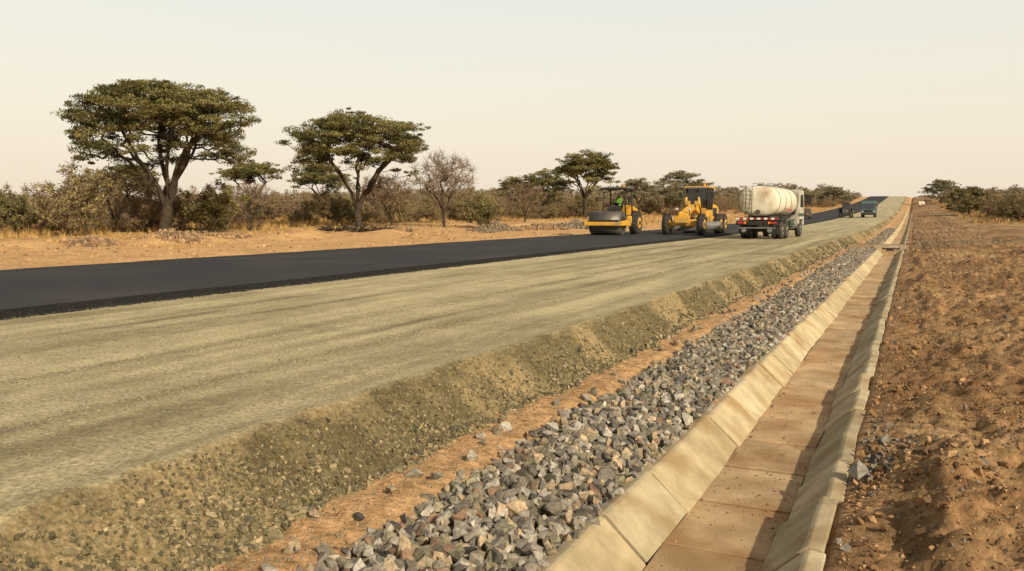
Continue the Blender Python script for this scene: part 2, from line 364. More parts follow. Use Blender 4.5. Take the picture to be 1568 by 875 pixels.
def prism(name,prof,w,x,mat,par,bev=.02):
    bm=bmesh.new()
    a=[bm.verts.new((x-w/2,y,z)) for y,z in prof];b=[bm.verts.new((x+w/2,y,z)) for y,z in prof];k=len(prof)
    bm.faces.new(a);bm.faces.new(b[::-1])
    for i in range(k): bm.faces.new((a[i],b[i],b[(i+1)%k],a[(i+1)%k]))
    bmesh.ops.recalc_face_normals(bm,faces=bm.faces)
    if bev: bmesh.ops.bevel(bm,geom=bm.edges[:],offset=bev,segments=2,affect='EDGES')
    me=bpy.data.meshes.new(name);bm.to_mesh(me);bm.free();me.materials.append(mat)
    return link(bpy.data.objects.new(name,me),par)
def wheel(name,r,w,loc,par,hub,lugs=0):
    g=cyl(name,r,w,loc,m_rub,par,'X',36,bev=w*.18)
    cyl(name+'_rim',r*.52,w+.03,loc,hub,par,'X',20,bev=.03)
    cyl(name+'_hub',r*.2,w+.10,loc,m_blk,par,'X',12)
    if lugs:
        bm=bmesh.new()
        for i in range(lugs):
            a=i*2*math.pi/lugs
            for sx in (-1,1):
                aa=a+(math.pi/lugs if sx>0 else 0)
                mt=Matrix.Translation((sx*w*.22,math.cos(aa)*r,math.sin(aa)*r))@Matrix.Rotation(aa,4,'X')@Matrix.Rotation(.5*sx,4,'Y')@Matrix.Diagonal((w*.5,.07,.07,1))
                bmesh.ops.create_cube(bm,size=1,matrix=mt)
        me=bpy.data.meshes.new(name+'_tread');bm.to_mesh(me);bm.free();me.materials.append(m_rub)
        xform(link(bpy.data.objects.new(name+'_tread',me),par),loc)
hw=empty('culvert_headwall')
box('wall_left',(.45,.25,.55),(-1.75,50.45,-.52),m_wallc,hw);box('wall_right',(.40,.25,.55),(-.45,50.45,-.52),m_wallc,hw)
box('lintel',(.95,.25,.16),(-1.10,50.45,-.33),m_wallc,hw)
cyl('pipe_mouth',.24,.6,(-1.1,50.62,-.64),m_blk,hw,'Y',24)
# ------------------------------------------------------------ vegetation
def cones(nodes,par,rad,sides=6):
    nodes=np.array(nodes);par=np.array(par);i=np.where(par>=0)[0];a=nodes[par[i]];b=nodes[i]
    rb=rad[i];ra=np.minimum(rad[par[i]],rb*1.35)
    d=b-a;L=np.linalg.norm(d,axis=1)+1e-9;d/=L[:,None];b=b+d*rb[:,None]*.3
    ref=np.where(np.abs(d[:,2:3])<.9,np.array([[0,0,1.]]),np.array([[1.,0,0]]))
    u=np.cross(d,ref);u/=np.linalg.norm(u,axis=1)[:,None];v=np.cross(d,u)
    t=np.arange(sides)*2*np.pi/sides
    ring=np.cos(t)[None,:,None]*u[:,None]+np.sin(t)[None,:,None]*v[:,None]
    V=np.concatenate([a[:,None]+ring*ra[:,None,None],b[:,None]+ring*rb[:,None,None]],1).reshape(-1,3)
    k=np.arange(sides);k2=(k+1)%sides;f=np.stack([k,k2,k2+sides,k+sides],1)
    F=(f[None]+(np.arange(len(i))*2*sides)[:,None,None]).reshape(-1,4)
    return V,F
def skeleton(fork,H,limb_ends,targets,trunk_r,lean=(0,0),minr=.012,wig=.12):
    nodes=[np.zeros(3)];par=[-1]
    nt=5
    for i in range(1,nt+1):
        t=i/nt;nodes.append(np.array([lean[0]*t,lean[1]*t,fork*t])+rng.normal(size=3)*(.03,.03,0)*fork*.5);par.append(len(nodes)-2)
    top=len(nodes)-1
    for e in limb_ends:
        e=np.array(e);p=top-rng.integers(0,2);s=nodes[p];ns=8
        for i in range(1,ns+1):
            t=i/ns
            q=np.array([s[0]+(e[0]-s[0])*t**1.15,s[1]+(e[1]-s[1])*t**1.15,s[2]+(e[2]-s[2])*t**.85])+rng.normal(size=3)*wig*(.5 if i<ns else 0)
            nodes.append(q);par.append(p);p=len(nodes)-1
    firstok=top-1
    T=targets[np.argsort(np.hypot(targets[:,0],targets[:,1]))]
    for tg in T:
        A=np.array(nodes[firstok:]);d=np.linalg.norm(A-tg,axis=1)+2.0*np.maximum(0,A[:,2]-(tg[2]-.25))
        j=int(np.argmin(d))+firstok;s=nodes[j];p=j;ns=4
        for i in range(1,ns+1):
            t=i/ns;q=s+(tg-s)*t;q=q+np.array([0,0,-.10*np.linalg.norm(tg-s)*math.sin(math.pi*t)])+rng.normal(size=3)*wig*.5*(i<ns)
            nodes.append(q);par.append(p);p=len(nodes)-1
    n=len(nodes);w=np.zeros(n);ch=np.zeros(n)
    for i in range(1,n): ch[par[i]]+=1
    w[ch==0]=1
    for i in range(n-1,0,-1): w[par[i]]+=w[i]
    rad=np.maximum(trunk_r*(w/w[0])**.5,minr)
    rad[0]*=1.35
    return nodes,par,rad
def leaves(C,rad,k,size,cols,flat=.3,up=1.2,dens=.5):
    n=len(C);tot=n*k
    d=rng.normal(size=(tot,3));d/=np.linalg.norm(d,axis=1)[:,None];d*=(rng.random(tot)**dens)[:,None]
    R=np.repeat(rad,k);P=np.repeat(C,k,0)+d*np.stack([R,R,R*flat],1)
    nor=rng.normal(size=(tot,3));nor[:,2]+=up;nor/=np.linalg.norm(nor,axis=1)[:,None]
    u=np.cross(nor,rng.normal(size=(tot,3)));u/=np.linalg.norm(u,axis=1)[:,None];v=np.cross(nor,u)
    s=size*rng.uniform(.6,1.4,tot)[:,None]
    V=np.stack([P-u*s,P-v*s*.38,P+u*s,P+v*s*.38],1).reshape(-1,3)
    F=np.arange(tot*4).reshape(-1,4)
    c=np.repeat(cols,k,0)*rng.uniform(.7,1.35,(tot,1));c=np.repeat(c,4,0)
    return V,F,c
def umbrella(R,H,n,dome,thick,lobes=5,seed=0):
    a=rng.random(n)*2*np.pi;q=np.sqrt(rng.random(n))
    rr=R*(.90+.10*np.sin(a*lobes+seed)+.05*np.sin(a*(lobes*2+1)+seed*2))
    top=H-dome*H*q**2.4-.02*H*rng.random(n)+.025*H*np.sin(a*3+q*7+seed)
    low=rng.random(n)**1.5*thick*H*(.45+.55*q)
    return np.stack([rr*q*np.cos(a),rr*q*np.sin(a),top-low-.03*H],1)
GREEN=((.145,.130,.048),(.215,.19,.075),(.090,.085,.032))
def acacia(name,loc,H,R,seed,nt=120,k=170,fork=.2,lean=(0,0),dome=.2,thick=.26,rz=0,green=GREEN,tr=.28,leaf=.13,clump=1.05):
    global rng;rng=np.random.default_rng(seed)
    T=umbrella(R,H,nt,dome,thick,rng.integers(4,7),seed)
    nl=8;ends=[]
    for i in range(nl):
        a=i*2*np.pi/nl+rng.uniform(-.3,.3);q=rng.uniform(.38,.62);ends.append((R*q*math.cos(a),R*q*math.sin(a),H*rng.uniform(.56,.68)))
    nodes,par,rad=skeleton(H*fork,H,ends,T,tr,lean,minr=.018,wig=.15*H/10)
    e=empty(name,(loc[0],loc[1],gz1(*loc)-.08),rz)
    V,F=cones(nodes,par,rad,7);npmesh('trunk_and_limbs',V,F,m_bark,smooth=True,parent=e)
    cr=rng.uniform(.6,1.25,nt)*clump
    cols=np.array(green)[rng.choice(3,nt,p=[.45,.33,.22])]*rng.uniform(.85,1.15,(nt,1))
    V,F,c=leaves(T,cr,k,leaf,cols,flat=.34)
    T2=np.repeat(T,2,0)+np.clip(rng.normal(size=(nt*2,3)),-1.3,1.3)*(clump*.8,clump*.8,clump*.24);c2_=np.repeat(cols,2,0)
    V2,F2,c2=leaves(T2,np.repeat(cr,2)*.45,int(k*.35),leaf,c2_*1.05,flat=.45)
    npmesh('crown',np.concatenate([V,V2]),np.concatenate([F,F2+len(V)]),m_leaf,np.concatenate([c,c2]),parent=e)
    return e
def twigs(T,n,L,r):
    m=len(T)*n;P=np.repeat(T,n,0);d=rng.normal(size=(m,3));d[:,2]+=.5;d/=np.linalg.norm(d,axis=1)[:,None]
    Q=P+d*(L*rng.uniform(.5,1.2,m))[:,None]
    nodes=np.concatenate([P,Q]);par=np.concatenate([np.full(m,-1),np.arange(m)]);return cones(nodes,par,np.full(2*m,r),3)
def ellip(n,R,z0,z1):
    d=rng.normal(size=(n,3));d/=np.linalg.norm(d,axis=1)[:,None];d*=(rng.random(n)**.4)[:,None]
    return np.stack([d[:,0]*R,d[:,1]*R,(z0+z1)/2+d[:,2]*(z1-z0)/2],1)
def bare(name,loc,H,R,seed,nt=130,tr=.14):
    global rng;rng=np.random.default_rng(seed)
    T=ellip(nt,R,H*.35,H);ends=[(R*.45*math.cos(i*1.25),R*.45*math.sin(i*1.25),H*.6) for i in range(5)]
    nodes,par,rad=skeleton(H*.15,H,ends,T,tr,minr=.014,wig=.12*H/7)
    e=empty(name,(loc[0],loc[1],gz1(*loc)-.05))
    V,F=cones(nodes,par,rad,5);npmesh('trunk_and_limbs',V,F,m_bark,smooth=True,parent=e)
    V,F=twigs(T,16,H*.11,.011);npmesh('twigs',V,F,m_twig,parent=e)
    return e
acacia('acacia_tree',(-46.0,39.7),10.5,6.3,101,280,230,fork=.19,lean=(.3,.2),dome=.17,thick=.38,tr=.38,leaf=.085,clump=.88)
acacia('acacia_tree',(-42.9,57.6),10.1,5.9,102,240,210,fork=.18,lean=(-.2,0),dome=.18,thick=.32,tr=.34,leaf=.09,clump=.86)
acacia('acacia_tree',(-41.4,107.8),9.6,4.4,103,120,150,fork=.3,dome=.2,thick=.38,tr=.3)
acacia('acacia_tree',(-79.5,83.5),7.5,4.3,104,85,120,fork=.3,dome=.14,thick=.18,tr=.22)
acacia('acacia_tree',(-71.2,87.6),7.2,3.7,105,70,120,fork=.3,dome=.2,thick=.25,tr=.2)
acacia('acacia_tree',(-77.7,62),6.6,3.7,106,70,110,fork=.3,dome=.2,thick=.35,tr=.2)
acacia('acacia_tree',(-57,117),6.6,3.0,107,50,110,fork=.3,dome=.25,thick=.3,tr=.2)
acacia('acacia_tree',(-52.5,119),8.0,3.4,108,70,120,fork=.3,dome=.3,thick=.45,tr=.22)
green_haze=((.19,.175,.10),(.235,.21,.125),(.15,.14,.08))  # paler greens for far trees: aerial haze painted into the leaf colour
acacia('acacia_tree',(-38.4,148),8.4,5.4,109,90,120,fork=.3,dome=.25,thick=.45,tr=.25,green=green_haze)
acacia('acacia_tree',(-44,141),6.8,3.6,110,50,110,fork=.3,dome=.25,thick=.4,tr=.2,green=green_haze)
acacia('acacia_tree',(8.6,338),8.5,6.2,111,90,110,fork=.2,dome=.3,thick=.6,tr=.3,green=green_haze,leaf=.2,clump=1.5)
acacia('acacia_tree',(9.6,182),5.6,3.8,114,80,110,fork=.2,dome=.3,thick=.6,tr=.2,leaf=.15,clump=1.0)
acacia('acacia_tree',(-30,250),5.5,5.5,112,50,110,fork=.3,dome=.2,thick=.4,tr=.2,green=green_haze,leaf=.2,clump=1.4)
acacia('acacia_tree',(-24,290),6.5,5.0,113,50,110,fork=.3,dome=.3,thick=.45,tr=.2,green=green_haze,leaf=.2,clump=1.4)
bare('bare_tree',(-38.6,64.6),6.8,3.0,201,150)
bare('bare_tree',(-41.2,60),4.7,2.6,202,110,.1)
bare('bare_tree',(-51,40),4.4,2.6,203,100,.1)
bare('bare_tree',(-47.5,49.5),4.0,2.2,204,90,.09)
bare('bare_tree',(-52,73),5.0,2.8,205,90,.1)
bare('bare_tree',(-40,85),4.6,2.6,206,90,.1)
def shrub_meshes(seed,H,R,nt,leafk,cols,lf=.09,tw=10):
    global rng;rng=np.random.default_rng(seed)
    T=ellip(nt,R,H*.12,H);T[:,2]=np.maximum(T[:,2],.15);T=T*(1+.15*rng.normal(size=(nt,1)))
    T[:,2]=np.maximum(T[:,2],.12)
    ends=[(R*.4*math.cos(i*1.6),R*.4*math.sin(i*1.6),H*.45) for i in range(4)]
    nodes,par,rad=skeleton(.25,H,ends,T,.07,minr=.01,wig=.08)
    V,F=cones(nodes,par,rad,4);V1,F1=twigs(T,tw,H*.13,.010)
    w=npmesh('shrub_wood',np.concatenate([V,V1]),np.concatenate([F,F1+len(V)]),m_twig,obj=False) if F1.shape[1]==F.shape[1] else None
    c=np.array(cols)[rng.choice(len(cols),nt)]*rng.uniform(.8,1.2,(nt,1))
    V,F,cc=leaves(T,rng.uniform(.25,.5,nt)*R*.55,leafk,lf,c,flat=.75,up=.4)
    return w,npmesh('shrub_leaves',V,F,m_leaf2,cc,obj=False)
GR=[(.125,.115,.038),(.175,.155,.06),(.09,.085,.03)];BR=[(.28,.18,.08),(.23,.15,.07),(.17,.12,.055)];OL=[(.185,.15,.065),(.235,.185,.085),(.14,.115,.05)]
HAZED=[(.235,.20,.13),(.27,.23,.155),(.20,.17,.11)]  # distance haze put into the leaf colours of far shrubs and treeline
SH=[shrub_meshes(301,2.6,1.7,60,60,GR),shrub_meshes(302,2.3,1.8,60,24,BR,.065,16),shrub_meshes(303,3.0,1.9,70,38,OL,.075,12),
    shrub_meshes(304,2.2,1.6,60,16,BR,.055,20),shrub_meshes(305,3.2,1.8,70,48,OL),shrub_meshes(306,2.6,2.0,70,30,BR,.065,16),
    shrub_meshes(307,3.0,1.9,60,45,HAZED,.12,8),shrub_meshes(308,2.6,2.1,60,45,HAZED,.12,8)]
def put(par,k,x,y,s,rz,sz=1):
    w,l=SH[k]
    for nm,me in (('stems',w),('leaves',l)):
        o=bpy.data.objects.new(nm,me);link(o,par);o.location=(x,y,gz1(x,y)-.08);o.rotation_euler=(0,0,rz);o.scale=(s,s,s*sz)
def shrub(name,k,x,y,s):
    e=empty(name,(x,y,gz1(x,y)-.08),random.random()*6)
    for nm,me in zip(('stems','leaves'),SH[k]):
        o=bpy.data.objects.new(nm,me);link(o,e);o.scale=(s,s,s)
shrub('green_shrub',0,-46.5,44.6,1.4);shrub('green_shrub',0,-35.6,66.2,1.1)
shrub('green_shrub',4,-47.5,34.0,1.25);shrub('green_shrub',0,-51.5,33.0,1.15)
rng=np.random.default_rng(5);R_=random.Random(5)
scr=empty('scrub_bushes')
for i in range(460):
    q=R_.random();y=18+q**1.3*330
    x=-50.5-R_.random()**1.3*60 + max(0,(y-70))*.10
    if y>130: x=min(x+6,-23)
    put(scr,R_.choice([1,2,3,5,1,3,4,5,0]),x,y,R_.uniform(.65,1.4),R_.random()*6.3,R_.uniform(.75,1.25))
for i in range(95):
    y=18+R_.random()*115;x=-48.5-R_.random()*5+max(0,(y-50))*.08
    if abs(y-(57.6-(x+42.9)*-.0))<1.5: continue
    put(scr,R_.choice([1,3,3,5,2,4]),x,y,R_.uniform(.4,.95),R_.random()*6.3)
for i in range(110):
    y=150+R_.random()*330;x=9+R_.random()**1.2*60+max(0,(200-y))*.03
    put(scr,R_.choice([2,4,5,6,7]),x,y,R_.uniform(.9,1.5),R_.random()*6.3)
for i in range(70):
    y=200+R_.random()*280;x=-24-R_.random()*30
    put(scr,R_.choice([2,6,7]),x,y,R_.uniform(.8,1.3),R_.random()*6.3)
for i in range(30):
    y=115+R_.random()*65;x=8.0+R_.random()*7+(180-y)*.07
    put(scr,R_.choice([2,4,1,0]),x,y,R_.uniform(.8,1.4),R_.random()*6.3)
fr=empty('distant_treeline')
for i in range(260):
    y=300+R_.random()*190;x=-30-R_.random()**.8*260
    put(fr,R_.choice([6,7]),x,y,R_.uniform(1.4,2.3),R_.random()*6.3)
for i in range(170):
    y=40+R_.random()*260;x=-105-R_.random()*60
    put(fr,R_.choice([2,6,7]),x,y,R_.uniform(1.0,1.6),R_.random()*6.3)
def grass(name,X,Y,h,k,cols,w=.02):
    n=len(X);Z=ground_z(X,Y);P=np.repeat(np.stack([X,Y,Z-.02],1),k,0);m=n*k
    P[:,:2]+=rng.normal(size=(m,2))*.10
    a=rng.random(m)*6.283;hh=np.repeat(h,k)*rng.uniform(.5,1.1,m);ln=rng.uniform(.05,.45,m)*hh
    tip=P+np.stack([np.cos(a)*ln,np.sin(a)*ln,hh],1);b=rng.random(m)*6.283
    s=np.stack([np.cos(b)*w,np.sin(b)*w,b*0],1)
    V=np.stack([P-s,P+s,tip],1).reshape(-1,3);c=np.repeat(np.array(cols)[rng.integers(0,len(cols),n)]*rng.uniform(.75,1.25,(n,1)),k*3,0)
    npmesh(name,V,np.arange(m*3).reshape(-1,3),m_grass,c)
ST=[(.42,.265,.10),(.36,.22,.08),(.48,.32,.135),(.28,.17,.065)]
n=30000;Y=15+rng.random(n)**1.3*170;X=-41-rng.random(n)**1.0*40+np.maximum(0,Y-60)*.08;
d=fbm(X*.3,Y*.3,3,91);k=rng.random(n)<sstep(-.05,.3,d+.035*(-47-X));X,Y=X[k],Y[k]
grass('dry_grass',X,Y,rng.uniform(.25,.85,len(X))*(.45+.55*sstep(-44,-52,X)),8,ST)
n=3500;Y=20+rng.random(n)*120;X=rng.uniform(-44,-27,n);d=fbm(X*.3,Y*.3,3,92);k=d>.12;X,Y=X[k],Y[k]
grass('roadside_grass',X,Y,rng.uniform(.08,.28,len(X)),6,ST)
n=4000;Y=110+rng.random(n)*250;X=7+rng.random(n)*25
grass('bank_grass',X,Y,rng.uniform(.3,.7,n),6,ST,w=.03)
n=4000;Y=100+rng.random(n)*250;X=-21.8-rng.random(n)*22
grass('verge_grass',X,Y,rng.uniform(.2,.6,n),6,ST,w=.03)
rng=np.random.default_rng(77)
def debris(x,y):
    T=ellip(40,1.5,.05,.6);nodes=np.concatenate([T*.3,T]);par=np.concatenate([np.full(40,-1),np.arange(40)])
    V,F=cones(nodes,par,np.full(80,.04),4)
    o=npmesh('brush_pile',V,F,m_bark);o.location=(x,y,gz1(x,y))
debris(-37.8,50.5);debris(-36.3,51.6);debris(-39.2,49.5)
# ------------------------------------------------------------ vehicles
def roller(loc,rz=0):
    p=empty('road_roller',loc,rz)
    cyl('drum',.78,2.12,(0,-1.55,.78),m_steel,p,'X',64,bev=.03)
    for s in (-1,1):
        cyl('drum_hub',.42,.06,(s*1.085,-1.55,.78),m_blk,p,'X',24)
        prism('side_frame',[(-2.52,.62),(-2.52,.90),(-.55,1.02),(-.45,.55),(-1.1,.62)],.13,s*1.20,m_yel,p)
    box('front_beam',(2.53,.20,.26),(0,-2.50,.74),m_yel,p,.04)
    box('rear_beam',(2.53,.25,.5),(0,-.52,.85),m_yel,p,.04)
    box('scraper',(2.1,.05,.10),(0,-2.36,.95),m_blk,p)
    box('articulation',(.6,.9,.5),(0,-.05,.78),m_blk,p,.05)
    box('platform',(1.75,1.55,.16),(0,.45,1.22),m_blk,p)
    prism('console',[(-.30,1.3),(-.30,1.75),(-.12,1.95),(.0,1.9),(.0,1.3)],1.0,0,m_blk,p)
    for s in (-1,1):
        for yy in (-.28,1.22): bar('post',(s*.80,yy,1.28),(s*.74,yy*.93+.02,3.0),.05,m_blk,p)
        bar('rail',(s*.80,-.28,2.0),(s*.80,1.22,2.0),.025,m_blk,p)
        prism('step',[(-.2,.75),(-.2,1.25),(.5,1.25),(.5,.75)],.18,s*.92,m_yel,p)
        bar('mirror_arm',(s*.78,-.3,2.4),(s*1.12,-.5,2.45),.018,m_blk,p);box('mirror',(.2,.05,.32),(s*1.14,-.52,2.35),m_blk,p)
    box('roof',(1.85,1.9,.12),(0,.46,3.06),m_blk,p,.05);box('roof_top',(1.5,1.5,.06),(0,.46,3.15),m_grey,p)
    cyl('beacon',.07,.16,(.5,.2,3.25),m_oran,p,'Z',12)
    for s in (-1,1): box('work_light',(.2,.1,.12),(s*.6,-.53,2.93),m_grey,p)
    prism('engine_hood',[(1.0,.9),(1.0,1.95),(1.5,2.0),(2.75,1.72),(2.95,1.45),(2.95,.75),(2.5,.7)],1.45,0,m_yel,p,.06)
    box('side_grille',(.03,.8,.5),(.735,1.95,1.38),m_blk,p,.01);box('side_grille_b',(.03,.8,.5),(-.735,1.95,1.38),m_blk,p,.01)
    bar('exhaust',(.4,1.7,1.9),(.4,1.7,2.5),.05,m_blk,p)
    for s in (-1,1): wheel('rear_tyre',.78,.56,(s*.92,1.60,.78),p,m_yel,22)
    box('axle',(1.6,.3,.3),(0,1.6,.78),m_blk,p)
    box('seat',(.5,.5,.14),(0,.62,1.72),m_blk,p,.04);box('seat_back',(.5,.12,.6),(0,.90,2.02),m_blk,p,.04);box('seat_base',(.35,.35,.36),(0,.62,1.48),m_blk,p)
    w=cyl('steering_wheel',.2,.03,(0,.12,2.05),m_blk,p,'Z',20);w.rotation_euler=(-.5,0,0)
    J={'pel':(0,.62,1.88,.15),'sp':(0,.66,2.10,.14),'ch':(0,.66,2.30,.165),'nk':(0,.65,2.47,.06),'hd':(0,.63,2.56,.085),'ht':(0,.63,2.68,.085)}
    E=[('pel','sp'),('sp','ch'),('ch','nk'),('nk','hd'),('hd','ht')]
    for s,t in ((-1,'l'),(1,'r')):
        J.update({'sh'+t:(s*.19,.66,2.40,.062),'el'+t:(s*.27,.46,2.18,.045),'wr'+t:(s*.17,.24,2.13,.03),'pa'+t:(s*.16,.17,2.12,.03),
          'hp'+t:(s*.10,.56,1.86,.10),'kn'+t:(s*.17,.16,1.84,.07),'an'+t:(s*.17,.06,1.42,.045),'to'+t:(s*.17,-.10,1.36,.04)})
        E+=[('ch','sh'+t),('sh'+t,'el'+t),('el'+t,'wr'+t),('wr'+t,'pa'+t),('pel','hp'+t),('hp'+t,'kn'+t),('kn'+t,'an'+t),('an'+t,'to'+t)]
        for f in range(5):
            a=(f-2)*.018;J['f%d%s'%(f,t)]=(s*.16+a,.125+abs(a)*.5,2.115,.010);J['g%d%s'%(f,t)]=(s*.16+a,.11,2.075,.009)
            E+=[('pa'+t,'f%d%s'%(f,t)),('f%d%s'%(f,t),'g%d%s'%(f,t))]
    ks=list(J);me=bpy.data.meshes.new('body');me.from_pydata([J[k][:3] for k in ks],[(ks.index(a),ks.index(b)) for a,b in E],[])
    o=link(bpy.data.objects.new('tmp',me));o.modifiers.new('s','SKIN');o.modifiers.new('ss','SUBSURF').levels=2
    for i,k in enumerate(ks):
        sv=me.skin_vertices[0].data[i];sv.radius=(J[k][3],J[k][3]);sv.use_root=(k=='pel')
    dg=bpy.context.evaluated_depsgraph_get();m2=bpy.data.meshes.new_from_object(o.evaluated_get(dg))
    bpy.data.objects.remove(o)
    for m in (m_skin,m_vest,m_troos): m2.materials.append(m)
    for f in m2.polygons:
        f.use_smooth=True;c=f.center
        if c.z>2.47 or (c.y<.26 and c.z>2.03): f.material_index=0
        elif c.z>1.90: f.material_index=1
        else: f.material_index=2
    op=empty('operator');op.parent=p
    o=bpy.data.objects.new('body',m2);link(o,op)
    bm=bmesh.new();bmesh.ops.create_uvsphere(bm,u_segments=16,v_segments=10,radius=.125)
    for v in bm.verts:
        v.co.z=max(v.co.z,0)
        if v.co.z<=0.001 and v.co.y<-.05: v.co.y-=.05
    hm=bpy.data.meshes.new('hard_hat');bm.to_mesh(hm);bm.free();hm.materials.append(m_white);h=bpy.data.objects.new('hard_hat',hm);link(h,op);h.location=(0,.63,2.66)
    return p
def grader(loc,rz=0):
    p=empty('motor_grader',loc,rz)
    for s in (-1,1):
        wheel('front_tyre',.70,.42,(s*1.16,-3.6,.70),p,m_yel,20)
        for yy in (1.75,3.35): wheel('rear_tyre',.70,.42,(s*1.12,yy,.70),p,m_yel,20)
        box('tandem_case',(.16,1.9,.34),(s*.82,2.55,.72),m_yel,p,.04)
    box('front_axle',(2.0,.24,.26),(0,-3.6,.72),m_yel,p,.04)
    prism('front_bolster',[(-4.05,.75),(-4.05,1.35),(-3.85,1.55),(-3.2,1.6),(-3.2,.8)],.62,0,m_yel,p,.04)
    box('front_counterweight',(1.0,.3,.45),(0,-4.15,1.0),m_yel,p,.05)
    prism('gooseneck',[(-3.9,1.15),(-3.9,1.5),(-3.2,1.72),(-1.9,2.02),(-.9,2.1),(.3,1.95),(.3,1.3),(-.5,1.55),(-1.2,1.68),(-1.9,1.62),(-3.1,1.25)],.36,0,m_yel,p,.03)
    prism('drawbar',[(-3.5,.80),(-3.5,.95),(-1.2,1.05),(-.6,1.05),(-.6,.9)],.25,0,m_yel,p)
    cyl('circle',.78,.12,(0,-1.0,.95),m_yel,p,'Z',36)
    prof=[];
    for i in range(9):
        a=-.9+i*1.8/8;prof.append((.32*(1-math.cos(a))*1.2-1.15,.55+.34*math.sin(a)/.78))
    prof+= [(y+.04,z) for y,z in prof[::-1]]
    b=prism('mouldboard',[(y+1.0,z) for y,z in prof],3.7,0,m_grey,p,.0);b.location=(0,-1.0,0);b.rotation_euler=(0,0,.30)
    for s in (-1,1):
        bar('lift_cylinder',(s*.42,-1.45,2.55),(s*.62,-1.2,1.0),.055,m_blk,p);bar('lift_rod_housing',(s*.42,-1.45,2.55),(s*.52,-1.33,1.8),.08,m_yel,p)
        box('lift_bracket',(.3,.3,.3),(s*.32,-1.45,2.15),m_yel,p,.03)
        box('headlight',(.2,.12,.15),(s*.42,-4.0,1.72),m_white,p);bar('light_stalk',(s*.42,-3.9,1.3),(s*.42,-3.95,1.7),.03,m_blk,p)
        bar('side_cyl',(s*.2,-1.6,1.5),(s*.5,-2.6,1.0),.04,m_grey,p)
    prism('cab_lower',[(-.05,1.15),(-.05,1.72),(1.55,1.72),(1.55,1.15)],1.25,0,m_yel,p,.03)
    box('cab_glass',(1.38,1.45,1.45),(0,.78,2.47),m_glass,p,.03,taper=(1.10,1.05,0))
    for s in (-1,1):
        for yy in (.03,.78,1.52): bar('cab_post',(s*.69,yy,1.7),(s*.76,yy+(yy-.78)*.05,3.22),.055,m_blk,p)
        bar('mirror_arm',(s*.7,-.0,2.9),(s*1.1,-.35,2.9),.02,m_blk,p);box('mirror',(.24,.05,.36),(s*1.12,-.38,2.72),m_blk,p)
        box('cab_step',(.3,.6,.4),(s*.78,.55,1.05),m_yel,p,.03)
    bar('front_mid_post',(0,.02,1.7),(0,-.02,3.2),.03,m_blk,p)
    box('sill',(1.42,.06,.08),(0,.02,1.76),m_yel,p)
    box('roof',(1.80,1.9,.14),(0,.75,3.28),m_yel,p,.05);box('roof_front_lights',(1.4,.1,.12),(0,-.24,3.24),m_grey,p)
    cyl('beacon',.08,.2,(.35,.6,3.44),m_oran,p,'Z',12)
    prism('engine_hood',[(1.58,.95),(1.58,2.15),(3.6,2.05),(4.1,1.85),(4.2,.95)],1.25,0,m_yel,p,.06)
    for s in (-1,1): box('hood_grille',(.03,1.3,.6),(s*.635,2.8,1.55),m_blk,p,.01)
    bar('exhaust',(.3,2.2,2.1),(.3,2.2,2.95),.07,m_blk,p)
    box('ripper',(1.6,.4,.4),(0,4.4,.9),m_blk,p)
    box('rear_frame',(.9,4.2,.3),(0,2.2,1.0),m_blk,p)
    return p
